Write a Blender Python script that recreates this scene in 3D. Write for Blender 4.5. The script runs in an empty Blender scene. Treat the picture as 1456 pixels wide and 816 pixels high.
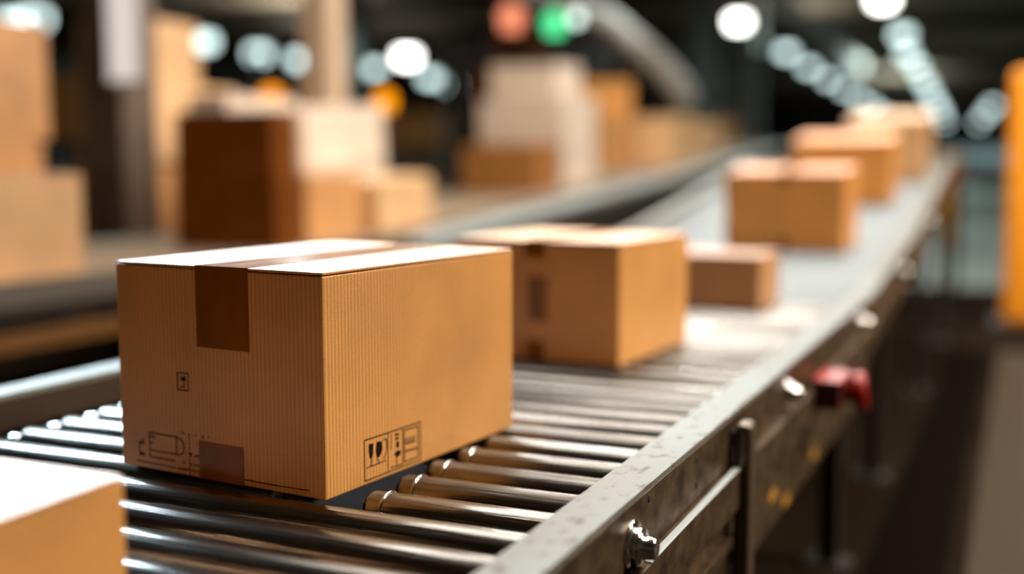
import bpy, bmesh, math, random
from mathutils import Vector, Matrix
random.seed(7)
C = bpy.context.scene.collection
SC = bpy.context.scene
PI = math.pi
R = math.radians

# ------------------------------------------------------------ helpers
class MB:
    def __init__(s): s.bm = bmesh.new()
    def _merge(s, t, M=None, bevel=0, seg=2):
        if bevel:
            bmesh.ops.bevel(t, geom=t.edges[:], offset=bevel, segments=seg, affect='EDGES', profile=0.6)
        if M is not None: bmesh.ops.transform(t, matrix=M, verts=t.verts)
        me = bpy.data.meshes.new('tmp'); t.to_mesh(me); t.free()
        s.bm.from_mesh(me); bpy.data.meshes.remove(me)
        return s
    def box(s, lo, hi, bevel=0, M=None, seg=2):
        t = bmesh.new(); bmesh.ops.create_cube(t, size=1)
        for v in t.verts:
            v.co = Vector([lo[i] + (v.co[i] + .5) * (hi[i] - lo[i]) for i in range(3)])
        return s._merge(t, M, bevel, seg)
    def lathe(s, prof, origin, axis, seg=24):
        """prof: list of (t, r) along the axis."""
        axis = Vector(axis).normalized(); o = Vector(origin)
        a = axis.orthogonal().normalized(); b = axis.cross(a)
        t = bmesh.new(); rings = []
        for (h, r) in prof:
            if r < 1e-6: rings.append([t.verts.new(o + axis * h)])
            else: rings.append([t.verts.new(o + axis * h + (a * math.cos(2*PI*k/seg) + b * math.sin(2*PI*k/seg)) * r) for k in range(seg)])
        for p, q in zip(rings, rings[1:]):
            for k in range(seg):
                k2 = (k + 1) % seg
                if len(p) == 1 and len(q) == 1: continue
                if len(p) == 1: t.faces.new((p[0], q[k2], q[k]))
                elif len(q) == 1: t.faces.new((p[k], p[k2], q[0]))
                else: t.faces.new((p[k], p[k2], q[k2], q[k]))
        bmesh.ops.recalc_face_normals(t, faces=t.faces)
        for f in t.faces: f.smooth = True
        return s._merge(t)
    def cyl(s, p0, p1, r, seg=16):
        p0 = Vector(p0); p1 = Vector(p1); L = (p1 - p0).length; c = min(r, L/2) * .12
        return s.lathe([(0, 0), (0, r - c), (c, r), (L - c, r), (L, r - c), (L, 0)], p0, p1 - p0, seg)
    def extr(s, poly, axis, a, b, bevel=0):
        """extrude a closed 2D outline (other two axes in order) from a to b along axis"""
        t = bmesh.new()
        def P(u, v, w):
            c = [u, v]; c.insert(axis, w); return Vector(c)
        A = [t.verts.new(P(u, v, a)) for u, v in poly]; B = [t.verts.new(P(u, v, b)) for u, v in poly]
        n = len(poly)
        t.faces.new(A); t.faces.new(B)
        for k in range(n): t.faces.new((A[k], A[(k+1) % n], B[(k+1) % n], B[k]))
        bmesh.ops.recalc_face_normals(t, faces=t.faces)
        return s._merge(t, None, bevel)
    def tube(s, pts, r, seg=12):
        pts = [Vector(p) for p in pts]; t = bmesh.new(); rings = []
        for i, p in enumerate(pts):
            d = (pts[min(i+1, len(pts)-1)] - pts[max(i-1, 0)]).normalized()
            a = d.cross(Vector((0.13, 0.21, 1))).normalized(); b = d.cross(a)
            rings.append([t.verts.new(p + (a*math.cos(2*PI*k/seg) + b*math.sin(2*PI*k/seg)) * r) for k in range(seg)])
        for p, q in zip(rings, rings[1:]):
            for k in range(seg): t.faces.new((p[k], p[(k+1) % seg], q[(k+1) % seg], q[k]))
        t.faces.new(rings[0]); t.faces.new(rings[-1])
        bmesh.ops.recalc_face_normals(t, faces=t.faces)
        for f in t.faces: f.smooth = True
        return s._merge(t)
    def build(s, name, mat, parent=None, loc=None):
        me = bpy.data.meshes.new(name); s.bm.to_mesh(me); s.bm.free()
        me.materials.append(mat)
        o = bpy.data.objects.new(name, me); C.objects.link(o)
        if parent: o.parent = parent
        if loc: o.location = loc
        return o

def empty(name, loc, rot=(0, 0, 0)):
    o = bpy.data.objects.new(name, None); C.objects.link(o)
    o.location = loc; o.rotation_euler = rot; o.empty_display_size = .1
    return o
def tag(o, label=None, cat=None, group=None, kind=None):
    if label: o['label'] = label
    if cat: o['category'] = cat
    if group: o['group'] = group
    if kind: o['kind'] = kind
    return o
def copy_tree(o, parent=None):
    c = o.copy(); C.objects.link(c); c.parent = parent
    for ch in [x for x in C.objects if x.parent == o]: copy_tree(ch, c)
    return c

# ------------------------------------------------------------ materials
def mat(name, color, rough=.5, metal=0, spec=.5):
    m = bpy.data.materials.new(name); m.use_nodes = True
    b = m.node_tree.nodes['Principled BSDF']
    b.inputs['Base Color'].default_value = (*color, 1)
    b.inputs['Roughness'].default_value = rough
    b.inputs['Metallic'].default_value = metal
    b.inputs['Specular IOR Level'].default_value = spec
    return m, m.node_tree.nodes, m.node_tree.links, b
def noise_mix(m, n, l, b, c1, c2, scale, lo=.35, hi=.65, stretch=(1, 1, 1), rough=None, bump=0, detail=4):
    tc = n.new('ShaderNodeTexCoord'); mp = n.new('ShaderNodeMapping'); mp.inputs['Scale'].default_value = stretch
    nz = n.new('ShaderNodeTexNoise'); nz.inputs['Scale'].default_value = scale; nz.inputs['Detail'].default_value = detail
    l.new(tc.outputs['Object'], mp.inputs['Vector']); l.new(mp.outputs['Vector'], nz.inputs['Vector'])
    cr = n.new('ShaderNodeValToRGB'); e = cr.color_ramp.elements
    e[0].position = lo; e[1].position = hi; e[0].color = (*c1, 1); e[1].color = (*c2, 1)
    l.new(nz.outputs['Fac'], cr.inputs['Fac']); l.new(cr.outputs['Color'], b.inputs['Base Color'])
    if rough:
        mr = n.new('ShaderNodeMapRange'); mr.inputs['From Min'].default_value = lo; mr.inputs['From Max'].default_value = hi
        mr.inputs['To Min'].default_value = rough[0]; mr.inputs['To Max'].default_value = rough[1]
        l.new(nz.outputs['Fac'], mr.inputs['Value']); l.new(mr.outputs['Result'], b.inputs['Roughness'])
    if bump:
        bp = n.new('ShaderNodeBump'); bp.inputs['Strength'].default_value = bump; bp.inputs['Distance'].default_value = .002
        l.new(nz.outputs['Fac'], bp.inputs['Height']); l.new(bp.outputs['Normal'], b.inputs['Normal'])
    return tc, nz, cr

def cardboard(name, col, rib=0, pitch=.0082, rough=.55, spec=.5, coat=.7):
    """kraft board: paper grain, and flute lines running up the walls when rib > 0"""
    m, n, l, b = mat(name, col, rough, 0, spec)
    c1 = tuple(c * .86 for c in col); c2 = tuple(min(1, c * 1.12) for c in col)
    tc, nz, cr = noise_mix(m, n, l, b, c1, c2, 5, .3, .7)
    fib = n.new('ShaderNodeTexNoise'); fib.inputs['Scale'].default_value = 420; fib.inputs['Detail'].default_value = 2
    l.new(tc.outputs['Object'], fib.inputs['Vector'])
    mx = n.new('ShaderNodeMix'); mx.data_type = 'RGBA'; mx.blend_type = 'OVERLAY'; mx.inputs[0].default_value = .35
    l.new(cr.outputs['Color'], mx.inputs[6]); l.new(fib.outputs['Fac'], mx.inputs[7])
    out = mx.outputs[2]
    b.inputs['Coat Weight'].default_value = coat; b.inputs['Coat Roughness'].default_value = .42; b.inputs['Coat IOR'].default_value = 1.6
    if rib:
        sp = n.new('ShaderNodeSeparateXYZ'); l.new(tc.outputs['Object'], sp.inputs[0])
        ad = n.new('ShaderNodeMath'); ad.operation = 'ADD'; l.new(sp.outputs['X'], ad.inputs[0]); l.new(sp.outputs['Y'], ad.inputs[1])
        # the flutes wander a little and vary in strength
        wn = n.new('ShaderNodeTexNoise'); wn.inputs['Scale'].default_value = 30
        mpv = n.new('ShaderNodeMapping'); mpv.inputs['Scale'].default_value = (1, 1, .05)
        l.new(tc.outputs['Object'], mpv.inputs[0]); l.new(mpv.outputs[0], wn.inputs['Vector'])
        wm = n.new('ShaderNodeMath'); wm.operation = 'MULTIPLY_ADD'; l.new(wn.outputs['Fac'], wm.inputs[0]); wm.inputs[1].default_value = .004
        l.new(ad.outputs[0], wm.inputs[2])
        mu = n.new('ShaderNodeMath'); mu.operation = 'MULTIPLY'; l.new(wm.outputs[0], mu.inputs[0]); mu.inputs[1].default_value = 2*PI/pitch
        si = n.new('ShaderNodeMath'); si.operation = 'SINE'; l.new(mu.outputs[0], si.inputs[0])
        mr = n.new('ShaderNodeMapRange'); mr.inputs['From Min'].default_value = -1; mr.inputs['From Max'].default_value = 1
        mr.inputs['To Min'].default_value = 1 - rib; mr.inputs['To Max'].default_value = 1 + rib*.8
        l.new(si.outputs[0], mr.inputs['Value'])
        sc = n.new('ShaderNodeVectorMath'); sc.operation = 'SCALE'
        l.new(out, sc.inputs[0]); l.new(mr.outputs[0], sc.inputs['Scale']); out = sc.outputs[0]
        bp = n.new('ShaderNodeBump'); bp.inputs['Strength'].default_value = .35; bp.inputs['Distance'].default_value = .0006
        hh = n.new('ShaderNodeMath'); hh.operation = 'MULTIPLY_ADD'; l.new(fib.outputs['Fac'], hh.inputs[0]); hh.inputs[1].default_value = .8
        l.new(si.outputs[0], hh.inputs[2]); l.new(hh.outputs[0], bp.inputs['Height']); l.new(bp.outputs[0], b.inputs['Normal'])
    l.new(out, b.inputs['Base Color'])
    return m

KR = (.72, .315, .070)
LS = 3.6
WORLD = .028
EXPO = 0
APER = .050
AREAS = [
 ('overhead_lamp_far', (-1.6, 11.0, 6.3), 3.6, 380, (1, .98, .95), None),
 ('uplight', (-8, 22, 5.6), 2, 60, (.95, 1, .9), (-8, 22, 9)),  # upward lights added to brighten the dark ceiling
 ('uplight', (-8, 44, 5.6), 3, 160, (.85, 1, .95), (-8, 44, 9)),
 ('uplight', (-8, 80, 5.6), 4, 400, (.8, 1, .98), (-8, 80, 9)),
 ('uplight', (-9, 140, 5.6), 4, 900, (.8, 1, .98), (-9, 140, 9)),
 ('uplight', (-24, 36, 5.6), 3, 400, (.95, 1, .92), (-24, 36, 9)),
 ('uplight', (-26, 70, 5.6), 3, 800, (.8, 1, .98), (-26, 70, 9)),
 ('right_lamp', (3.4, 4.3, 4.4), 1.2, 400, (1, .88, .70), (-.9, 2.0, .8)),  # unseen light added to brighten the boxes' right faces
 ('right_lamp_far', (2.4, 8.0, 5.6), 1.4, 420, (1, .90, .76), (-2, 10.5, .8)),  # unseen light added for the orange guard and far box fronts
 ('overhead_lamp', (-1.2, 5.4, 6.3), 6.0, 520, (1, .98, .95), None),
 ('pendant_lamp', (-4.4, 8.8, 4.5), 4.0, 230, (1, .96, .92), (-1.2, 2, .8), 1.3),  # unseen light added to whiten the box tops at a low angle
 ('left_lamp', (-4.7, 3.9, 3.4), 3.2, 68, (.60, .82, 1), (-1.5, 1.7, .8), .7, 60),
 ('middle_lamp', (-4.0, 16, 6.0), 1.2, 300, (.9, 1, .97)),
 ('middle_lamp_far', (-3.0, 26, 6.0), 2, 500, (.85, 1, .97)),
 ('hall_lamp', (-6.0, 54, 6.0), 3, 1200, (.8, 1, .96)),
 ('hall_lamp_far', (-8.0, 70, 6.0), 3, 2500, (.8, 1, .96)),
 ('hall_lamp_farther', (-8.0, 110, 6.0), 3, 8000, (.8, 1, .96)),
 ('left_hall_lamp', (-20.0, 30, 6.0), 2, 700, (.8, 1, .96)),
]
WINS = [(-30, -14, 1.0, 3.4, 173.9, .35), (-12, 4, 1.0, 3.4, 173.9, .35)]

M = {}
M['kraft_fluted'] = cardboard('kraft_fluted', KR, .15)
M['kraft'] = cardboard('kraft', KR)
M['kraft_light'] = cardboard('kraft_light', (.62, .36, .16))
M['kraft_dark'] = cardboard('kraft_dark', (.13, .036, .003), coat=0, spec=.1)
M['kraft_mid'] = cardboard('kraft_mid', (.55, .25, .075))
M['white_board'] = cardboard('white_board', (.66, .52, .40))
m, n, l, b = mat('packing_tape', (.10, .035, .008), .28, 0, .12)
noise_mix(m, n, l, b, (.19, .056, .006), (.30, .100, .013), 14, .3, .7, (1, 1, .3), (.15, .24), .05); M['tape'] = m
M['ink'] = mat('printing_ink', (.012, .006, .003), .8, 0, .1)[0]
M['ink_faint'] = mat('faint_printing_ink', (.33, .15, .05), .7)[0]
# brushed steel roller: fine rings around the tube, dirt and worn spots
m, n, l, b = mat('roller_steel', (.5, .47, .43), .25, 1)
noise_mix(m, n, l, b, (.07, .055, .040), (.29, .27, .24), 7, .34, .66, (.25, 4, 4), (.36, .16), .0, 6)
tc = n.new('ShaderNodeTexCoord'); mp = n.new('ShaderNodeMapping'); mp.inputs['Scale'].default_value = (2.2, 60, 60)
l.new(tc.outputs['Object'], mp.inputs[0]); nz = n.new('ShaderNodeTexNoise'); nz.inputs['Scale'].default_value = 2; nz.inputs['Detail'].default_value = 5
l.new(mp.outputs[0], nz.inputs['Vector']); bp = n.new('ShaderNodeBump'); bp.inputs['Strength'].default_value = .8; bp.inputs['Distance'].default_value = .0016
l.new(nz.outputs['Fac'], bp.inputs['Height']); l.new(bp.outputs[0], b.inputs['Normal'])
M['roller'] = m
M['roller_dull'] = mat('dull_roller_steel', (.17, .18, .175), .42, .85)[0]
m, n, l, b = mat('galvanised_rail', (.6, .6, .56), .42, .15, .35)
noise_mix(m, n, l, b, (.10, .065, .038), (.185, .185, .16), 38, .26, .46, (1, .6, 1), (.62, .50), .3, 10); M['rail'] = m
m, n, l, b = mat('worn_side_steel', (.3, .24, .18), .4, .75)
noise_mix(m, n, l, b, (.055, .030, .014), (.20, .130, .072), 26, .35, .65, (1, .6, 1), (.55, .36), .3, 8); M['side'] = m
M['chrome'] = mat('bright_steel', (.78, .78, .76), .14, 1)[0]
M['dark_steel'] = mat('dark_steel', (.035, .026, .02), .5, .3)[0]
M['black'] = mat('black_hole', (.008, .006, .005), .8)[0]
m, n, l, b = mat('red_enamel', (.42, .02, .012), .3); M['red'] = m
M['dark_red'] = mat('dark_red_plastic', (.09, .006, .003), .5)[0]
M['orange'] = mat('orange_paint', (.90, .30, .012), .4)[0]
M['yellow'] = mat('yellow_paint', (.55, .25, .015), .45)[0]
M['brown_column'] = mat('brown_painted_steel', (.09, .055, .033), .55)[0]
M['beige_column'] = mat('beige_painted_steel', (.68, .47, .30), .55)[0]
M['teal_column'] = mat('grey_green_painted_steel', (.12, .14, .13), .6)[0]
M['belt'] = mat('brown_rubber_belt', (.22, .15, .09), .5)[0]
M['grey_track'] = mat('grey_painted_track', (.30, .32, .30), .4, .2)[0]
M['duct'] = mat('dull_zinc_duct', (.26, .25, .22), .5, .3)[0]
M['white_enamel'] = mat('white_enamel', (.85, .83, .80), .4)[0]
m, n, l, b = mat('concrete_floor', (.1, .08, .06), .35, 0, 0)
noise_mix(m, n, l, b, (.009, .0055, .003), (.022, .015, .010), .7, .3, .7, (1, 1, 1), (.40, .55), .0, 5); M['floor'] = m
m, n, l, b = mat('ceiling_paint', (.22, .15, .09), .8)
M['ceiling'] = m
m, n, l, b = mat('wall_paint', (.12, .12, .105), .8)
noise_mix(m, n, l, b, (.14, .115, .09), (.32, .34, .31), .22, .35, .65, (1, 1, .3)); M['wall'] = m
def emis(name, col, st):
    m = bpy.data.materials.new(name); m.use_nodes = True; n = m.node_tree.nodes; n.clear()
    e = n.new('ShaderNodeEmission'); e.inputs[0].default_value = (*col, 1); e.inputs[1].default_value = st
    o = n.new('ShaderNodeOutputMaterial'); m.node_tree.links.new(e.outputs[0], o.inputs[0]); return m

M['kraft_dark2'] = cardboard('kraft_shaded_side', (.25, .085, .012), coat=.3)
M['kraft_dark3'] = cardboard('kraft_brown', (.42, .19, .055))
M['kraft_mid2'] = cardboard('kraft_brown_front', (.28, .105, .016), coat=.3)
M['kraft_light2'] = cardboard('kraft_tan', (.52, .29, .12))
M['grey_dark'] = mat('dark_grey_painted_steel', (.085, .07, .055), .5)[0]
M['ochre'] = mat('ochre_paint', (.12, .045, .004), .5)[0]
M['side_dark'] = mat('dark_side_steel', (.045, .027, .016), .6, .2, .2)[0]
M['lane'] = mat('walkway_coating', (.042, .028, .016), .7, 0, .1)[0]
M['pale_strip'] = mat('pale_painted_strip', (.55, .60, .62), .35)[0]
M['strap'] = mat('dull_brown_steel', (.17, .125, .085), .33, .7)[0]
M['kraft_soft'] = cardboard('kraft_soft', (.50, .27, .12))
M['crease'] = mat('tape_crease', (.06, .02, .004), .5)[0]
M['rubber'] = mat('black_rubber', (.006, .004, .003), 1, 0, 0)[0]
M['kraft_deep'] = cardboard('kraft_deep_orange', (.74, .285, .048))
M['far_lane'] = mat('grey_green_floor_coating', (.13, .15, .13), .6, 0, .2)[0]
M['ceiling_beam'] = mat('roof_beam_paint', (.06, .05, .04), .7)[0]

# printed marks, (u, v) in metres on the faces of the big box
FS = [[(0.3669,0.0613),(0.3056,0.0618),(0.2966,0.059),(0.2901,0.0531),(0.2889,0.0455),(0.2913,0.0359),(0.3004,0.0325),(0.3669,0.0328),(0.3669,0.0613)],[(0.3048,0.0638),(0.3061,0.0327)],[(0.367,0.0298),(0.3674,0.0219),(0.3607,0.0216),(0.31,0.0215)],[(0.3658,0.0556),(0.3577,0.0559),(0.3546,0.054)],[(0.3658,0.0453),(0.3604,0.0454)],[(0.3897,0.0408),(0.3907,0.0308),(0.3892,0.0221)],[(0.3908,0.0245),(0.3795,0.0255)],[(0.3858,0.0247),(0.3893,0.0207)],[(0.385,0.0244),(0.3794,0.0214)],[(0.3931,0.0434),(0.3869,0.0412),(0.3807,0.041),(0.381,0.0459),(0.3867,0.0455),(0.3889,0.0409)],[(0.3818,0.0507),(0.3814,0.0482)],[(0.3957,0.0575),(0.3956,0.0556)],[(0.2946,0.0691),(0.2909,0.0707),(0.2874,0.0684)],[(0.2786,0.0687),(0.2755,0.0679)],[(0.2636,0.0693),(0.2616,0.0688)],[(0.2488,0.0696),(0.2453,0.0692)],[(0.2471,0.069),(0.247,0.0644)],[(0.2346,0.0716),(0.2348,0.0671)],[(0.2769,0.0643),(0.2769,0.0595)],[(0.2767,0.0566),(0.2767,0.0524)],[(0.2768,0.0489),(0.2767,0.0447)],[(0.2787,0.0395),(0.2721,0.0376),(0.2759,0.0325),(0.2787,0.0395)],[(0.2771,0.0297),(0.2771,0.022)],[(0.277,0.0181),(0.2771,0.0095)],[(0.277,0.0066),(0.277,0.0008)],[(0.2666,0.0345),(0.2614,0.0356),(0.2549,0.033)],[(0.2609,0.0352),(0.2557,0.0386)],[(0.2682,0.0205),(0.2553,0.021)],[(0.2775,0.0204),(0.2718,0.0206)],[(0.3975,0.0111),(0.3517,0.0106),(0.3079,0.0102)],[(0.304,0.0097),(0.2805,0.0104),(0.2558,0.0102)],[(0.293,0.0214),(0.2878,0.0214)],[(0.1597,0.011),(0.0934,0.0108),(0.0319,0.0121)],[(0.2986,0.1676),(0.2747,0.1677),(0.2758,0.14),(0.2992,0.1402),(0.2986,0.1676)],[(0.2848,0.1576),(0.285,0.1454)],[(0.292,0.162),(0.2859,0.1579)],[(0.2845,0.1639),(0.2853,0.158)],[(0.2814,0.1625),(0.2847,0.158)],[(0.2922,0.1573),(0.2802,0.1576)],[(0.2905,0.1566),(0.2825,0.1566)],[(0.2933,0.1455),(0.2836,0.1453)]]
RS = [[(0.0952,0.0724),(0.2484,0.0717),(0.249,0.008),(0.0951,0.0077),(0.0952,0.0724)],[(0.1572,0.0711),(0.1566,0.0094)],[(0.1977,0.0696),(0.1973,0.0119)],[(0.2021,0.067),(0.2416,0.066),(0.2414,0.0141),(0.2026,0.0138),(0.2021,0.067)],[(0.1451,0.0635),(0.1534,0.0629),(0.154,0.049),(0.151,0.0395),(0.1453,0.0323)],[(0.1001,0.0269),(0.1089,0.0286)],[(0.1102,0.0277),(0.1292,0.0279),(0.1514,0.0284)],[(0.1137,0.0378),(0.1124,0.0282)],[(0.1272,0.0368),(0.132,0.0311),(0.1306,0.0281)],[(0.1662,0.0676),(0.1657,0.06)],[(0.1657,0.0575),(0.1653,0.0525)],[(0.1653,0.0508),(0.1648,0.0429)],[(0.1805,0.0278),(0.1803,0.015)],[(0.1637,0.0132),(0.1794,0.0123),(0.1967,0.0121)],[(0.2031,0.0435),(0.2343,0.0424)],[(0.2044,0.0302),(0.2386,0.0288)]]
RP = [[(0.1062,0.0643),(0.1185,0.0633),(0.1174,0.047),(0.1126,0.0381),(0.1079,0.0425),(0.1062,0.0511)],[(0.1267,0.0633),(0.1409,0.0622),(0.142,0.0482),(0.1349,0.038),(0.1272,0.0378),(0.1242,0.0488)],[(0.1761,0.0667),(0.1875,0.0652),(0.1875,0.0619),(0.176,0.0633)],[(0.1774,0.0601),(0.1866,0.0591),(0.1865,0.0553),(0.1773,0.0562)],[(0.1793,0.0529),(0.1873,0.052),(0.1871,0.0435),(0.1828,0.041),(0.1794,0.0443)],[(0.1735,0.0328),(0.1798,0.0374),(0.1885,0.0372),(0.1936,0.0318),(0.1854,0.027),(0.1811,0.0268)]]
RG = [[(0.2033,0.0538),(0.2345,0.0522),(0.2343,0.0424),(0.2031,0.0435)],[(0.203,0.034),(0.2387,0.032),(0.2386,0.0285),(0.2029,0.03)]]

# ------------------------------------------------------------ cartons
def carton(name, label, corner, w, d, h, m, yaw=0, pitch=0, flap=True, tape=True, tape_u=None, tape_w=.06, drop=.12, low=.06, cat='box', group=None, gap=.0018):
    """corner = front right bottom corner; w runs to the left, d runs away; local x right, y away, origin under the middle"""
    rot = Matrix.Rotation(pitch, 4, 'X') @ Matrix.Rotation(0, 4, 'Y')
    RM = Matrix.Rotation(yaw, 4, 'Z') @ rot
    org = Vector(corner) - RM @ Vector((w/2, -d/2, 0))
    root = empty(name, org, RM.to_euler())
    tag(root, label, cat, group)
    x0, x1, y0, y1 = -w/2, w/2, -d/2, d/2
    ft = .004
    q = MB()
    if flap:
        # open topped body with board thickness, closed bottom
        q.box((x0, y0, .0012), (x1, y1, h - ft - gap), .0022)
    else:
        q.box((x0, y0, .001), (x1, y1, h), min(.006, h*.02))
    q.build('body', m, root)
    if flap:
        s = x1 - (tape_u if tape_u is not None else w/2)
        for a, c in ((x0, s - .0015), (s + .0015, x1)):
            MB().box((a, y0 + .0005, h - ft), (c, y1 - .0005, h), .0013).build('top_flap', m, root)
    if tape:
        s = x1 - (tape_u if tape_u is not None else w/2)
        t = MB(); hw = tape_w/2; e = .0008
        pf = [(y0 - e, h - drop), (y0 - e, h - .003), (y0 - e*.3, h + e*.8), (y0 + .003, h + e), (y1 - .003, h + e), (y1 + e*.3, h + e*.8), (y1 + e, h - .003), (y1 + e, h - drop),
              (y1 + e*.4, h - drop), (y1 + e*.4, h - .003), (y1 - .003, h + e*.3), (y0 + .003, h + e*.3), (y0 - e*.4, h - .003), (y0 - e*.4, h - drop)]
        t.extr(pf, 0, s - hw, s + hw)
        if flap:
            gr = MB(); gr.box((s - .0012, y0 + d*.02, h + e), (s + .0012, y1 - d*.02, h + e + .0002)); gr.build('tape_crease', M['crease'], root)
        t.build('packing_tape', M['tape'], root)
        if low:
            z = MB(); z.box((s - hw*.86, y0 - .0009, .0015), (s + hw*.86, y0 - .0002, low)); z.box((s - hw*.86, y0 - .0009, .0007), (s + hw*.86, y1, .0012))
            z.build('packing_tape', M['tape'], root)
    return root

def strokes(lst, polys, ghosts, place, wd, name, root):
    """ink printed on a board face: thin lines and patches lying on it"""
    def line(bm, a, b, w_):
        a = Vector(a); b = Vector(b); dd = (b - a)
        if dd.length < 1e-6: return
        dd.normalize(); nn = Vector((-dd.y, dd.x)) * w_*.62; a -= dd*w_*.3; b += dd*w_*.3
        bm.faces.new([bm.verts.new(place(*p)) for p in (a - nn, b - nn, b + nn, a + nn)])
    t = MB()
    for L in lst:
        for a, b_ in zip(L, L[1:]): line(t.bm, a, b_, wd * random.uniform(.85, 1.2))
    for P in polys: t.bm.faces.new([t.bm.verts.new(place(*p)) for p in P])
    o = t.build(name, M['ink'], root)
    sd = o.modifiers.new('s', 'SOLIDIFY'); sd.thickness = .00015; sd.offset = 0
    if ghosts:
        t = MB()
        for P in ghosts: t.bm.faces.new([t.bm.verts.new(place(*p)) for p in P])
        g = t.build('faded_print', M['ink_faint'], root)
        sd = g.modifiers.new('s', 'SOLIDIFY'); sd.thickness = .00015; sd.offset = 0

ZR = .80      # roller tops
def zprof(y):  # height of the roller tops along the conveyor
    return ZR + (min(max(y, 4.2), 5.9) - 4.2) * .072 + (min(max(y, 5.9), 8.6) - 5.9) * .13
def ang(y): return 0 if y < 4.2 else math.atan(.072) if y < 5.9 else math.atan(.13) if y < 8.6 else 0

W1, D1, H1 = .432, .558, .342
big = carton('shipping_box', 'large ribbed brown shipping box in sharp focus, with printed handling symbols and brown tape', (-.931, 1.41, ZR), W1, D1, H1,
             M['kraft_fluted'], yaw=R(-5.85), tape_u=.199, tape_w=.110, drop=.129, low=0)
z = MB(); z.box((W1/2 - .256, -D1/2 - .0009, .0012), (W1/2 - .161, -D1/2 - .0002, .062)); z.build('packing_tape', M['tape'], big)
front = lambda u, v: (W1/2 - u, -D1/2 - .0003, v)
side = lambda u, v: (W1/2 + .0003, -D1/2 + u, v)
strokes(FS[0:5], [], [], front, .0019, 'container_drawing', big)
strokes(FS[5:12], [], [], front, .0019, 'printed_text', big)
strokes(FS[12:29], [], [], front, .0017, 'printed_scale', big)
strokes(FS[29:33], [], [], front, .0016, 'printed_line', big)
strokes(FS[33:], [], [], front, .0019, 'palm_symbol', big)
strokes(RS[0:4], [], [], side, .0015, 'symbol_frame', big)
strokes(RS[4:9], RP[0:2], [], side, .0015, 'glass_symbol', big)
strokes(RS[9:14], RP[2:], [], side, .0015, 'umbrella_symbol', big)
strokes(RS[14:], [], RG, side, .0012, 'layer_symbol', big)

b2 = carton('shipping_box', 'brown box right behind the large ribbed box, small tape tabs on its shaded side', (-.899, 2.668, ZR), .47, .47, .307,
            M['kraft'], yaw=R(-5), tape_w=.06, drop=.045, low=.05, gap=.003)
# darker patch and strip on the front face
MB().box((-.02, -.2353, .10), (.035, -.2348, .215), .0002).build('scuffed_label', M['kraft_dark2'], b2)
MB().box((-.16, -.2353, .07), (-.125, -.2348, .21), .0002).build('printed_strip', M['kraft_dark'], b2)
b3 = carton('shipping_box', 'small low brown box between the second box and the box on the incline', (-.815, 3.92, ZR), .35, .26, .185, M['kraft_mid'], yaw=R(-3), tape=False)
b4 = carton('shipping_box', 'mid brown box with a bright top at the foot of the incline', (-.752, 5.47, zprof(5.47)+.001), .56, .44, .37, M['kraft_deep'], pitch=ang(5.6), tape_w=.05, drop=.05)
b5 = carton('shipping_box', 'wide brown box on the incline directly behind the mid brown one', (-.713, 7.013, zprof(7.013)+.001), .56, .40, .37, M['kraft_deep'], pitch=ang(7), tape=False)
b6 = carton('shipping_box', 'pale brown box farthest up the roller conveyor, below the lamp rows', (-.60, 7.95, zprof(7.95)+.001), .50, .55, .40, M['kraft_light'], pitch=ang(8), tape=False)
b0 = carton('shipping_box', 'blurred orange brown box cut off by the lower left corner', (-.880, .52, ZR), .46, .42, .164, M['kraft'], tape=False)
for o_, yb in ((b0, 1.235),): pass

# ------------------------------------------------------------ main roller conveyor
XI, XO, XL, XLO = -.548, -.476, -1.85, -1.92
MIDX = -.905
def rail_poly_right():
    return [(XI, .792), (XI, .842), (XO, .842), (XO, .747), (XO - .010, .747), (XO - .010, .826), (XI + .006, .826), (XI + .006, .792)]
def make_conveyor(y0, y1, name, label, prof=None):
    root = empty(name, (-1.2, (y0 + y1)/2, 0)); off = Vector((-1.2, (y0 + y1)/2, 0))
    tag(root, label, 'conveyor')
    return root, off
def obj_off(mb, name, mt, root, off):
    o = mb.build(name, mt, root); o.data.transform(Matrix.Translation(-off)); return o

def roller_mesh(xa, xb, r=.0345, left_round=True, right_round=True):
    t = MB(); L = xb - xa; c = .010
    prof = [(0, 0), (0, r*.55), (.0015, r*.72), (.004, r*.87), (.008, r*.965), (.013, r), (L - .013, r), (L - .008, r*.965), (L - .004, r*.87), (L - .0015, r*.72), (L, r*.55), (L, 0)]
    t.lathe(prof, (xa, 0, 0), (1, 0, 0), 40)
    return t

def copy_at(o, loc, parent, rotx=0):
    c = o.copy(); C.objects.link(c); c.parent = parent; c.location = loc; c.rotation_euler = (rotx, 0, 0); return c

# level section
cv, off = make_conveyor(-.3, 4.2, 'roller_conveyor', 'steel roller conveyor section carrying the large ribbed box, with galvanised side rails')
t = MB(); t.extr(rail_poly_right(), 1, -.3, 4.2, 0)
obj_off(t, 'side_rail', M['rail'], cv, off)
t = MB(); t.box((XO - .0095, -.3, .747), (XO + .0015, 4.2, .834), .0008)
t.box((XO - .014, -.3, .600), (XO - .004, 4.2, .668), .001)
obj_off(t, 'side_plate', M['side'], cv, off)
t = MB(); t.box((XO - .02, 1.30, .672), (XO + .022, 4.2, .7445), .002)
obj_off(t, 'cable_channel', M['side'], cv, off)
t = MB(); t.box((XO + .010, 1.50, .7448), (XO + .0225, 2.045, .7472), .001); obj_off(t, 'trim_strip', M['pale_strip'], cv, off)  # pale strip paints the highlight on the channel's upper edge
t = MB(); t.box((XO - .02, 1.80, .60), (XO + .014, 2.04, .618), .002); t.box((XO - .02, 1.78, .50), (XO + .002, 2.04, .60), .002)
obj_off(t, 'lower_bracket', M['side'], cv, off)
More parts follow.
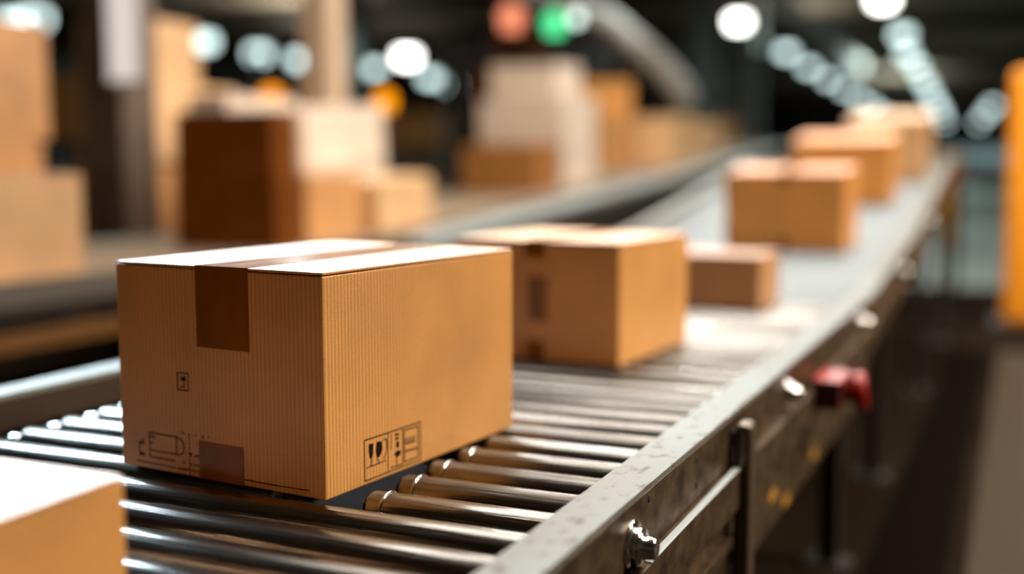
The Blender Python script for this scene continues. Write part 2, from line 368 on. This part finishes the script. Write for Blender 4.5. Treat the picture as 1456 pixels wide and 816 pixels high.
t = MB(); t.box((XLO, -.3, .828), (XL, 4.2, .842), .003); obj_off(t, 'side_rail', M['rail'], cv, off)
t = MB(); t.box((XL - .012, -.3, .765), (XL - .002, 4.2, .8278)); t.box((XLO, -.3, .70), (XLO + .01, 4.2, .8278)); obj_off(t, 'side_plate', M['side_dark'], cv, off)
t = MB(); t.box((MIDX - .032, -.3, .66), (MIDX - .006, 4.2, .735), .002); obj_off(t, 'centre_beam', M['dark_steel'], cv, off)
t = MB(); t.box((XL - .02, -.3, .60), (XL + .02, 4.2, .72), .002); t.box((XI - .02, -.3, .60), (XI + .035, 4.2, .70), .002)
t.box((XL, -.3, .585), (XI, 4.2, .60)); obj_off(t, 'drip_tray', M['dark_steel'], cv, off)
# legs and low beam
for yy in (.75, 3.75):
    for xx in (XL - .03, XO - .06):
        t = MB(); t.box((xx - .03, yy - .03, .012), (xx + .03, yy + .03, .62), .004); t.box((xx - .07, yy - .07, 0), (xx + .07, yy + .07, .012), .003)
        obj_off(t, 'leg', M['dark_steel'], cv, off)
t = MB(); t.box((XO - .035, 2.22, .50), (XO - .004, 4.15, .585), .003); lowb = obj_off(t, 'lower_beam', M['side'], cv, off)
for yy, zz in ((2.46, .560), (2.62, .505), (3.0, .525)):
    t = MB(); t.box((XO - .0042, yy, zz), (XO - .0030, yy + .07, zz + .024), .0004)
    o = t.build('yellow_tape_mark', M['yellow'], lowb); o.data.transform(Matrix.Translation(-off))
# bolts, strap, screw holes
def bolt(x, y, z, r, parent, off):
    t = MB(); t.lathe([(0, 0), (0, r), (.004, r), (.006, r*.93), (.006, r*.7), (.012, r*.7), (.018, r*.66), (.0185, r*.45), (.034, r*.42), (.037, r*.33), (.037, 0)], (x, y, z), (1, 0, 0), 28)
    t.lathe([(.006, 0), (.006, r*.80), (.016, r*.80), (.018, r*.70), (.018, 0)], (x, y, z), (1, 0, 0), 6)
    return obj_off(t, 'bolt', M['chrome'], parent, off)
bolt(XO, 1.475, .775, .037, cv, off); bolt(XO, 2.60, .782, .037, cv, off); bolt(XO, 3.86, .785, .032, cv, off)
for yy, zz, r in ((1.811, .817, .0065), (1.814, .773, .0065), (1.935, .818, .005), (1.955, .803, .0034), (1.99, .807, .0034), (2.01, .79, .0034), (1.55, .822, .007), (2.30, .823, .005)):
    t = MB(); t.lathe([(0, 0), (0, r), (.0012, r*.9), (.0012, 0)], (XO + .0012, yy, zz), (1, 0, 0), 12)
    obj_off(t, 'screw_hole', M['black'], cv, off)
t = MB(); t.box((XO + .008, 2.050, .466), (XO + .040, 2.108, .826), .0145, seg=5); t.box((XO, 2.062, .78), (XO + .012, 2.096, .81), .002); t.box((XO, 2.062, .49), (XO + .012, 2.096, .52), .002)
obj_off(t, 'guide_strap', M['strap'], cv, off)
# rollers: full width, and four divided ones beside the big box with collar rings
N1 = 40; y_first = .29
def shift(o, d=(1.2, 0, 0)): o.data.transform(Matrix.Translation(d)); return o
rfull = shift(roller_mesh(-1.725, XI + .004).build('roller', M['roller'], cv))
ax = MB(); ax.lathe([(0, 0), (0, .0075), (.14, .0075), (.14, 0)], (-1.852, 0, 0), (1, 0, 0), 6); ax.lathe([(.085, 0), (.085, .016), (.088, .018), (.105, .018), (.112, .012), (.112, 0)], (-1.852, 0, 0), (1, 0, 0), 20)
ax = shift(ax.build('axle', M['chrome'], rfull))
rr = shift(roller_mesh(MIDX, XI + .004).build('roller', M['roller'], cv)); rl = shift(roller_mesh(-1.725, MIDX - .16).build('roller', M['roller'], cv))
ring = MB(); ring.lathe([(-.0022, .0345), (-.0018, .0358), (0, .0366), (.0018, .0358), (.0022, .0345)], (MIDX + .036, 0, 0), (1, 0, 0), 40)
ring = shift(ring.build('collar_ring', M['chrome'], rr)); copy_at(ax, (0, 0, 0), rl)
first = {'f': 0, 's': 0}
for k in range(N1):
    loc = (0, y_first + .1*k - off.y, ZR - .0345); ra = random.uniform(0, 6)
    if k in (12, 13, 14, 15):
        if first['s'] == 0: rr.location = loc; rl.location = loc; first['s'] = 1
        else:
            a = copy_at(rr, loc, cv, ra); b_ = copy_at(rl, loc, cv, ra); copy_at(ring, (0, 0, 0), a); copy_at(ax, (0, 0, 0), b_)
    elif first['f'] == 0: rfull.location = loc; first['f'] = 1
    else: copy_at(ax, (0, 0, 0), copy_at(rfull, loc, cv, ra))

# rising section: profile of the rails follows the rollers
c2, off = make_conveyor(4.2, 11.0, 'roller_conveyor', 'rising far section of the roller conveyor with the mid brown box at its foot')
ys = [4.205, 5.9, 8.6, 11.0]
def rail_follow(x0_, x1_, up, dn, name, mt):
    t = bmesh.new(); rows = []
    for y in ys:
        z = zprof(y); rows.append([t.verts.new((x, y, z + q)) for x, q in ((x0_, dn), (x1_, dn), (x1_, up), (x0_, up))])
    for a, b_ in zip(rows, rows[1:]):
        for k in range(4): t.faces.new((a[k], a[(k+1) % 4], b_[(k+1) % 4], b_[k]))
    t.faces.new(rows[0]); t.faces.new(rows[-1]); bmesh.ops.recalc_face_normals(t, faces=t.faces)
    q = MB(); q._merge(t); return obj_off(q, name, mt, c2, off)
rail_follow(XI, XO, .042, .026, 'side_rail', M['rail']); rail_follow(XLO, XL, .042, -.06, 'side_rail', M['rail'])
rail_follow(XO - .012, XO, .0258, -.055, 'side_plate', M['side']); rail_follow(XO - .03, XO + .012, -.056, -.13, 'cable_channel', M['side'])
rail_follow(XL, XI, -.19, -.205, 'drip_tray', M['dark_steel'])
bolt(XO, 5.2, .84, .024, c2, off); bolt(XO, 6.6, zprof(6.6) - .02, .024, c2, off)
for yy in (4.9, 6.9, 8.9, 10.8):
    for xx in (XL - .03, XO - .06):
        t = MB(); t.box((xx - .03, yy - .03, .012), (xx + .03, yy + .03, zprof(yy) - .06), .004); t.box((xx - .07, yy - .07, 0), (xx + .07, yy + .07, .012), .003)
        obj_off(t, 'leg', M['dark_steel'], c2, off)
rf = roller_mesh(XL + .02, XI + .004).build('roller', M['roller_dull'], c2); rf.data.transform(Matrix.Translation((1.2, 0, 0)))
rf.data.polygons.foreach_set('use_smooth', [True]*len(rf.data.polygons))
k = 0; y = 4.29
while y < 10.9:
    loc = (0, y - off.y, zprof(y) - .0345)
    if k == 0: rf.location = loc
    else: copy_at(rf, loc, c2, random.uniform(0, 6))
    k += 1; y += .1*math.cos(ang(y))

# red emergency stop box on the rail
es = empty('emergency_stop', (XO + .0165, 2.98, .612)); tag(es, 'red emergency stop box with round button on the outer side of the rail', 'switch')
t = MB(); t.box((.001, -.12, .085), (.066, .05, .15), .004); t.build('housing', M['dark_red'], es)
t = MB(); t.box((-.002, -.122, .148), (.070, .052, .158), .003); t.build('lid', M['red'], es)
t = MB(); t.lathe([(0, 0), (0, .026), (.020, .026), (.020, .044), (.030, .050), (.046, .050), (.052, .044), (.052, .034), (.046, .028), (.044, 0)], (.066, -.02, .112), (1, .12, .12), 32); t.build('button', M['red'], es)
t = MB(); t.box((-.012, -.10, .1), (.002, .04, .145), .003); t.build('bracket', M['side'], es)

# ------------------------------------------------------------ second conveyor
X2, X2L = -3.78, -5.32
def z2(y): return ZR + (min(max(y, 6.8), 20) - 6.8) * .063
def follow2(parent, off, ys, x0_, x1_, up, dn, name, mt):
    t = bmesh.new(); rows = []
    for y in ys:
        z = z2(y); rows.append([t.verts.new((x, y, z + q)) for x, q in ((x0_, dn), (x1_, dn), (x1_, up), (x0_, up))])
    for a, b_ in zip(rows, rows[1:]):
        for k in range(4): t.faces.new((a[k], a[(k+1) % 4], b_[(k+1) % 4], b_[k]))
    t.faces.new(rows[0]); t.faces.new(rows[-1]); bmesh.ops.recalc_face_normals(t, faces=t.faces)
    q = MB(); q._merge(t); return obj_off(q, name, mt, parent, off)
d2 = empty('belt_conveyor', (-4.5, 4.4, 0)); tag(d2, 'level belt conveyor at the far left, blurred, under the left stacks of cartons', 'conveyor'); o2 = Vector((-4.5, 4.4, 0))
yy2 = [1.5, 6.8]
follow2(d2, o2, yy2, X2L + .03, X2 - .03, 0, -.05, 'belt', M['belt'])
follow2(d2, o2, yy2, X2 - .03, X2 + .01, .02, -.09, 'side_rail', M['grey_dark']); follow2(d2, o2, yy2, X2L, X2L + .03, .02, -.09, 'side_rail', M['grey_track'])
follow2(d2, o2, yy2, X2 - .07, X2 - .03, -.10, -.16, 'return_frame', M['dark_steel'])
t = MB(); t.box((X2 - .02, 1.5, .53), (X2 + .03, 6.8, .60), .005); obj_off(t, 'yellow_guard_rail', M['ochre'], d2, o2)
for y in (1.8, 4.4, 6.6):
    for x in (X2L + .06, X2 - .06):
        t = MB(); t.box((x - .035, y - .035, 0), (x + .035, y + .035, .72), .004); obj_off(t, 'leg', M['dark_steel'], d2, o2)
d3 = empty('belt_conveyor', (-4.5, 13, 0)); tag(d3, 'rising belt conveyor in the blurred middle distance with a pale grey outer track', 'conveyor'); o3 = Vector((-4.5, 13, 0))
yy3 = [6.82, 20, 24]
follow2(d3, o3, yy3, X2L + .03, X2 - .25, 0, -.06, 'belt', M['belt'])
follow2(d3, o3, yy3, X2 - .25, X2 - .18, -.005, -.10, 'inner_rail', M['dark_steel'])
follow2(d3, o3, yy3, X2 - .18, X2 + .16, -.02, -.06, 'outer_track', M['grey_track']); follow2(d3, o3, yy3, X2L, X2L + .03, .02, -.09, 'side_rail', M['grey_track'])
follow2(d3, o3, yy3, X2 + .10, X2 + .15, -.061, -.30, 'side_plate', M['dark_steel'])
for y in (7.2, 11, 15, 19, 23):
    for x in (X2L + .06, X2 - .06):
        t = MB(); t.box((x - .04, y - .04, 0), (x + .04, y + .04, z2(y) - .061), .004); obj_off(t, 'leg', M['dark_steel'], d3, o3)

ps = math.atan(.063)
def far_box(label, cx, y, w, d, z, h, m, pitch=0, yaw=0, nm='carton', cat='box', tape=False):
    return carton(nm, label, (cx, y, z), w, d, h, m, yaw=R(yaw), pitch=pitch, tape=tape, tape_w=.08, drop=.1, low=0)
zB = ZR + .001
far_box('light brown carton at the left edge, bottom of the leftmost stack on the level belt', -3.90, 3.05, .62, .92, zB, .455, M['kraft_soft'], tape=True)
far_box('tall orange brown carton at the left edge, on top of the light brown one', -4.0, 3.00, .5, .80, zB + .456, .44, M['kraft_dark3'])
far_box('upper orange brown carton at the left edge, with a lamp blur above it', -4.62, 3.9, .5, .55, zB, .62, M['kraft_dark3'])
far_box('topmost orange carton at the left edge beside the brown column', -4.60, 3.92, .5, .56, zB + .621, .58, M['kraft_dark3'])
# stack behind the brown column, on a pallet
pl = empty('wooden_pallet', (-6.1, 7.05, 0)); tag(pl, 'wooden pallet under the stack behind the brown column', 'pallet')
for k in range(5):
    MB().box((-.42, -.62 + k*.27, .115), (.42, -.46 + k*.27, .135), .002).build('deck_board', M['kraft_mid'], pl)
for x in (-.38, 0, .38):
    MB().box((x - .045, -.62, 0), (x + .045, .62, .115), .003).build('stringer', M['kraft_mid'], pl)
far_box('lowest tan carton of the stack behind the brown column', -5.75, 6.5, .7, 1.05, .136, .62, M['kraft_mid'])
far_box('second tan carton from the bottom behind the brown column', -5.75, 6.5, .7, 1.05, .757, .56, M['kraft_mid'])
far_box('wide pale tan carton right of the brown column, just under the topmost one', -5.72, 6.52, .66, .98, 1.318, .56, M['kraft_light'])
far_box('topmost tan carton of the tall stack right of the brown column', -5.76, 6.5, .6, .60, 1.879, .46, M['kraft_light2'])
# dark double carton and pale stacks behind the big box
far_box('dark brown carton behind the big box, lower of two', -3.90, 5.45, .72, .25, zB, .40, M['kraft_dark'])
far_box('dark brown carton behind the big box, upper of two', -3.92, 5.46, .70, .24, zB + .401, .40, M['kraft_dark'])
far_box('low carton with a brown front among the pale stacks on the level belt', -4.14, 6.12, .40, .62, zB, .43, M['kraft_mid'])
far_box('pale carton at the start of the rising belt', -4.14, 7.0, .42, .80, z2(7.0) + .001, .36, M['kraft_light'], ps)
far_box('large whitish carton in the pale stack, lower near one', -4.66, 5.96, .30, .80, zB, .47, M['white_board'])
far_box('large whitish carton in the pale stack, upper near one', -4.64, 5.98, .30, .78, zB + .471, .47, M['white_board'])
far_box('whitish carton in the pale stack, lower one at the rising belt', -4.66, 6.86, .55, 1.15, z2(6.86) + .001, .45, M['white_board'], ps)
far_box('whitish carton in the pale stack, upper one beside an amber lamp', -4.64, 6.84, .55, 1.10, z2(6.86) + .453, .44, M['white_board'], ps)
far_box('brown fronted low carton halfway up the rising belt', -4.28, 10.2, .80, .60, z2(10.2) + .001, .46, M['kraft_mid2'], ps)
far_box('tall whitish carton behind the brown fronted one on the rising belt', -4.26, 10.9, .95, .95, z2(10.9) + .001, .90, M['white_board'], ps)
far_box('smaller whitish carton on top of the tall whitish one', -4.40, 10.98, .72, .72, z2(10.98) + .909, .34, M['white_board'], ps)
far_box('pale cream carton on the rising belt at the left of the crest', -3.98, 13.9, .50, .9, z2(13.9) + .001, .62, M['kraft_light'], ps)
far_box('orange carton beside the cream one on the rising belt', -4.52, 13.55, .60, .5, z2(13.55) + .001, .66, M['kraft_mid'], ps)
far_box('tan carton topmost above the orange one on the rising belt', -4.60, 13.60, .52, .5, z2(13.55) + .67, .42, M['kraft'], ps)
far_box('pale carton farthest up the rising belt', -4.1, 15.6, .9, 1.2, z2(15.6) + .001, .46, M['kraft_light'], ps)

# ------------------------------------------------------------ building
def struct(mb, name, mt): return tag(mb.build(name, mt), kind='structure')
struct(MB().box((-46, -8, -.2), (14, 175, 0)), 'floor', M['floor'])
struct(MB().box((-46, -8, 7.2), (14, 175, 7.4)), 'ceiling', M['ceiling'])
struct(MB().box((-46, 174, 0), (14, 175, 7.2)), 'wall_far', M['wall'])
struct(MB().box((-46, -8, 0), (-45.6, 175, 7.2)), 'wall_left', M['wall'])
struct(MB().box((13.6, -8, 0), (14, 175, 7.2)), 'wall_right', M['wall'])

def column(x, y, w, label, mt, top=7.2):
    r = empty('steel_column', (x, y, 0)); tag(r, label, 'column')
    t = MB(); a = w/2; f = w*.09
    t.box((-a, -a, .02), (a, -a + f, top), .003); t.box((-a, a - f, .02), (a, a, top), .003); t.box((-f, -a + f, .02), (f, a - f, top), 0)
    t.box((a-f*.7, -a + f, .02), (a, a - f, top), 0)
    t.build('shaft', mt, r)
    MB().box((-a*1.4, -a*1.4, 0), (a*1.4, a*1.4, .02), .003).build('base_plate', mt, r)
    return r
cb = column(-5.52, 6.00, .33, 'brown painted steel column at the left between the blurred stacks', M['brown_column'])
sg = empty('wall_lamp', (-5.40, 5.80, 2.25)); tag(sg, 'tall white glowing panel lamp fixed on the brown column near the top left', 'lamp')
column(-6.80, 10.4, .33, 'beige steel column rising behind the pale stacks', M['beige_column'])
column(-9.85, 43.5, 1.15, 'grey green column in the middle distance right of the cartons', M['teal_column'])
column(-8.6, 33, .7, 'dim grey column far off beneath the lamp rows', M['teal_column'])
column(-21, 34, .7, 'dim grey column far left of the beige column', M['teal_column'])
MB().box((-.02, -.01, -.42), (.22, .01, .20), .004).build('diffuser', emis('warm_panel_lamp', (1, .88, .80), .75), sg)  # emission added so the white panel stays bright
MB().box((-.04, -.006, -.44), (-.02, .012, .22), .002).build('frame', M['beige_column'], sg)

# roof beams, duct, chute
for y in (14, 24, 36, 50, 66, 84, 104, 128):
    t = MB(); t.box((-45.5, y - .15, 6.55), (13.5, y + .15, 6.62)); t.box((-45.5, y - .15, 7.1), (13.5, y + .15, 7.19)); t.box((-45.5, y - .03, 6.62), (13.5, y + .03, 7.1))
    o = struct(t, 'trim_1', M['ceiling_beam']); o.name = 'trim_%d' % (1 + [14, 24, 36, 50, 66, 84, 104, 128].index(y))
dd = MB(); dd.box((-.35, -10, -.3), (.35, 13, .3), .03)
for k in range(12): dd.box((-.38, -9.5 + k*2, -.33), (.38, -9.42 + k*2, .33), .01)
for k in range(6): dd.box((-.02, -9 + k*4, .3), (.02, -8.96 + k*4, 1.69))
o = dd.build('air_duct', M['duct'], None, (-6.6, 41, 5.5)); o.rotation_euler = (0, 0, R(2.4)); tag(o, 'long pale air duct running away between the two right rows of lamps', 'duct')
pts = []
P4 = [(-7.2, 14.6, 4.1), (-6.2, 14.3, 3.55), (-5.55, 14.35, 3.36), (-5.02, 14.48, 3.10), (-4.7, 14.6, 2.82), (-4.5, 14.85, 2.60), (-4.30, 15.05, 2.35), (-4.2, 15.2, 2.10)]
for i in range(len(P4) - 1):
    for s in range(4):
        f = s/4; pts.append(Vector(P4[i]).lerp(Vector(P4[i+1]), f))
pts.append(Vector(P4[-1]))
ch = MB().tube(pts, .17, 16).build('curved_pipe', M['duct']); tag(ch, 'pale curved pipe arching down to the rising belt beside the signal lamps', 'pipe')
# dark steel rack of machinery behind the rising belt
rk = empty('steel_rack', (-6.6, 15.5, 0)); tag(rk, 'dark steel rack behind the tall whitish carton under the curved pipe', 'rack')
for x in (-1.0, 0, 1.0):
    for y in (-.5, .5): MB().box((x - .05, y - .05, 0), (x + .05, y + .05, 3.3), .004).build('post', M['dark_steel'], rk)
for z in (.5, 1.1, 1.7, 2.2, 2.7, 3.2):
    MB().box((-1.1, -.55, z), (1.1, .55, z + .05), .004).build('shelf', M['dark_steel'], rk)
q = [('dark carton on the upper shelf of the steel rack', -6.3, 2.75, .42, M['kraft_dark']), ('dark carton on the middle shelf of the steel rack', -6.6, 2.25, .4, M['kraft_dark']), ('dark carton low on the steel rack', -6.1, 1.75, .42, M['kraft_dark'])]
for lb, x, z, h, mt_ in q: carton('carton', lb, (x, 15.1, z + .001), .7, .7, h, mt_, tape=False, flap=False)
# pallet racks by the left side with dark loads
for j, (x, y) in enumerate([(-13, 12), (-16, 19), (-19, 27), (-11.5, 23), (-9, 30)]):
    r = empty('pallet_rack', (x, y, 0)); tag(r, ['dark pallet rack nearest, behind the left stacks', 'dark pallet rack second along the left', 'dark pallet rack third along the left', 'dark pallet rack behind the amber lamps', 'dark pallet rack left of the grey green column'][j], 'rack')
    for xx in (-2.4, 0, 2.4):
        for y_ in (-.5, .5): MB().box((xx - .06, y_ - .06, 0), (xx + .06, y_ + .06, 3.4), 0).build('upright', M['teal_column'] if j % 2 else M['dark_steel'], r)
    for z in (.2, 1.5, 2.8): MB().box((-2.4, -.55, z), (2.4, .55, z + .1), 0).build('beam', M['dark_steel'], r)
    for zi, z in enumerate((.3, 1.6)):
        for k, xx in enumerate((-1.3, 1.2)):
            carton('carton', '%s carton on the %s level of the %s pallet rack, %s' % (('dark brown', 'brown')[(k + j) % 2], ('lowest', 'upper')[zi], ['nearest left', 'second left', 'third left', 'amber lamp', 'green column'][j], ('left bay', 'right bay')[k]),
                   (x + xx + .8, y - .45, z + .001), 1.5, .9, .85, M['kraft_dark'] if (k + j) % 2 == 0 else M['kraft_dark3'], tape=False, flap=False)

# right side: orange guard, yellow post, floor things
og = empty('machine_guard', (.15, 10.25, 0)); tag(og, 'bright orange machine guard post at the right edge', 'guard post')
t = MB(); t.box((-.28, -.26, .02), (.28, .26, 2.04), .07, seg=4); t.build('guard_body', M['orange'], og)
MB().box((-.36, -.34, 0), (.36, .34, .02), .005).build('base_plate', M['dark_steel'], og)
for x in (-.31, .31):
    t = MB(); t.lathe([(0, 0), (0, .02), (.02, .02), (.02, 0)], (x, -.30, .02), (0, 0, 1), 6); t.build('anchor_bolt', M['chrome'], og)
yp = empty('bollard', (-1.1, 19.5, 0)); tag(yp, 'small yellow bollard far off beside the orange guard', 'bollard')
MB().cyl((0, 0, .01), (0, 0, 1.45), .13, 20).build('post', M['yellow'], yp); MB().cyl((0, 0, 0), (0, 0, .012), .22, 20).build('base', M['dark_steel'], yp)
struct(MB().box((-.12, 2.5, .0005), (4, 8.6, .003)), 'trim_9', M['lane'])  # lighter slab paints a pool of light on the floor
fm = MB().box((-.12, -3.2, .0), (.12, 3.2, .012), .004).build('floor_mat', M['rubber'], None, (-.30, 5.3, .0005)); tag(fm, 'long black rubber mat on the floor beside the conveyor legs', 'mat')  # dark strip added as painted shade beside the conveyor
struct(MB().box((-6.0, 13, .0005), (4, 70, .003)), 'trim_10', M['far_lane'])  # paler slab puts the far floor's reflected light into its colour
# ------------------------------------------------------------ lamps
LAMPW = emis('cool_white_lamp', (.72, .93, .90), LS)
LAMPN = emis('white_lamp', (1, .98, .93), LS*3)
PEND = None
def lamp(x, y, z, label, m, group=None, s=1.0):
    r = empty('high_bay_lamp', (x, y, z)); tag(r, label, 'lamp', group); r.scale = (s, s, s)
    t = MB(); t.lathe([(.12, .30), (.16, .31), (.30, .20), (.42, .08), (.52, .07), (.52, 0), (.15, 0)], (0, 0, 0), (0, 0, 1), 20); t.build('housing', M['dark_steel'], r)
    t = MB(); t.lathe([(-.20, 0), (-.20, .22), (-.12, .30), (.12, .30), (.12, 0)], (0, 0, 0), (0, 0, 1), 20); t.build('diffuser', m, r)
    MB().cyl((0, 0, .5), (0, 0, (7.198 - z)/s), .012, 6).build('rod', M['dark_steel'], r)
    return r
rowA = [(-30.941, 28.657), (-29.475, 28.303)]
nm = {'L': ('lamps hanging in the far left row', [(-30.9, 28.7, 'left one of the two overlapping lamps in the upper left corner'), (-29.5, 28.3, 'right one of the two overlapping lamps in the upper left corner'), (-29.1, 36.2, 'round lamp blur just right of the tall tan stack'),
      (-30.05, 41, 'greenish lamp blur, left of the pair beside the beige column'), (-30.2, 44.2, 'greenish lamp blur, right of the pair, touching the beige column'),
      (-29.7, 49.8, 'dim lamp blur just right of the beige column'), (-25.1, 45, 'brightest lamp blur right of the beige column'), (-30, 56.4, 'dim lamp blur over the amber lamp'), (-31.5, 61.8, 'dim lamp blur at the right end of the left lamp row')]),
      'M': ('lamps in the row descending behind the conveyor', [(-8.91, 38.46, 'brightest near lamp of the middle row, alone above the grey green column')] + [(x, y, None) for x, y in [(-9.42, 49.5), (-9.89, 57.8), (-10.25, 66.3), (-10.69, 76), (-11.23, 87), (-11.73, 97.8), (-12.48, 111.6)]]),
      'R': ('lamps in the steep right row', [(-3.96, 34.97, 'white lamp cut off by the top edge at the right')] + [(x, y, None) for x, y in [(-4.32, 44.6), (-4.86, 52.5), (-5.06, 59), (-5.38, 67.3), (-5.77, 76), (-6.27, 87.3), (-6.83, 100), (-7.44, 113.8), (-8.5, 136.3)]]),
      'E': ('lamps at the far right beside the orange guard', [(-2.67, 101.9, None), (-3.69, 118.8, None), (-5.13, 142.5, None)])}
ordn = ['topmost', 'second', 'third', 'fourth', 'fifth', 'sixth', 'seventh', 'eighth', 'last', 'last']
for kk, (g, L) in nm.items():
    cnt = 0
    for (x, y, lb) in L:
        if lb is None:
            w = {'M': 'pale green lamp disc in the middle slanting row', 'R': 'pale green lamp disc in the steep right row', 'E': 'lamp disc in the small cluster by the orange guard'}[kk]
            lb = '%s %s, counted downwards' % (ordn[cnt], w); cnt += 1
        lamp(x, y, 6.0, lb, LAMPN if 'white lamp' in lb or 'brightest' in lb else LAMPW, g, min(1.3, max(1.0, y/80)) * (1.4 if kk == 'L' else 1.0))
def area(name, loc, size, power, col, target=None, sy=None, spread=180):
    d = bpy.data.lights.new(name, 'AREA'); d.spread = R(spread); d.energy = power; d.color = col; d.size = size
    if sy: d.shape = 'RECTANGLE'; d.size_y = sy
    else: d.shape = 'DISK'
    o = bpy.data.objects.new(name, d); C.objects.link(o); o.location = loc
    v = (Vector(target) - Vector(loc)) if target else Vector((0, 0, -1))
    o.rotation_euler = v.to_track_quat('-Z', 'Y').to_euler()
    return o
for a in AREAS: area(*a)
def bulb(x, y, z, r, col, st, nm_, label, post, parentless=True):
    o = empty(nm_, (x, y, z)); tag(o, label, 'signal lamp')
    t = MB(); t.lathe([(-r, 0), (-r, r*.8), (r*.4, r), (r*.9, r*.6), (r*1.1, 0)], (0, 0, 0), (0, 0, 1), 16); t.build('lens', emis(nm_ + '_glow', col, st), o)
    MB().cyl((0, 0, post - z), (0, 0, -r if post < z else r), .015, 8).build('stem', M['dark_steel'], o)
bulb(-4.99, 11.2, 2.82, .13, (1, .30, .16), 1.4, 'red_signal_lamp', 'red signal lamp blur beside the green one above the stacks', 7.19)
bulb(-4.56, 11.34, 2.76, .11, (.10, .85, .32), 1.9, 'green_signal_lamp', 'green signal lamp blur right of the red one', 7.19)
bulb(-4.42, 11.60, 2.84, .06, (.8, 1, .9), 3, 'white_signal_lamp', 'small white signal lamp overlapping the green one', 7.19)
bulb(-7.23, 10.07, 1.97, .12, (1, .30, .0), 2.2, 'amber_beacon', 'amber beacon blur above the dark brown cartons', .0)
bulb(-6.15, 10.55, 1.95, .10, (1, .32, .0), 2.2, 'amber_beacon', 'amber beacon blur over the whitish cartons', .0)

# daylight window panes far away
for i, (x0, x1, z0, z1, y, st) in enumerate(WINS):
    w = empty('window_%d' % (i + 1), (x0, y, z0)); tag(w, kind='structure')
    MB().box((0, 0, 0), (x1 - x0, .05, z1 - z0)).build('pane', emis('daylit_pane', (.50, .72, .74), st), w)
    t = MB()
    for k in range(5): t.box((k*(x1 - x0)/4 - .05, -.06, -.05), (k*(x1 - x0)/4 + .05, 0, z1 - z0 + .05))
    for z_ in (0, z1 - z0): t.box((-.05, -.06, z_ - .05), (x1 - x0 + .05, 0, z_ + .05))
    t.build('frame', M['dark_steel'], w)

# ------------------------------------------------------------ world, camera, view
w = bpy.data.worlds.new('world'); SC.world = w; w.use_nodes = True
w.node_tree.nodes['Background'].inputs[0].default_value = (1, .80, .60, 1); w.node_tree.nodes['Background'].inputs[1].default_value = WORLD
cd = bpy.data.cameras.new('camera'); cam = bpy.data.objects.new('camera', cd); C.objects.link(cam); SC.camera = cam
cam.location = (0, 0, 1.30); cam.rotation_euler = (R(90 - 6.12), 0, R(24))
cd.sensor_width = 36; cd.lens = 1633/1456*36; cd.clip_end = 400; cd.clip_start = .05
cd.dof.use_dof = True; cd.dof.focus_distance = 1.70; cd.dof.aperture_fstop = cd.lens/1000/APER
SC.view_settings.view_transform = 'Standard'; SC.view_settings.look = 'None'; SC.view_settings.gamma = 1; SC.view_settings.exposure = EXPO
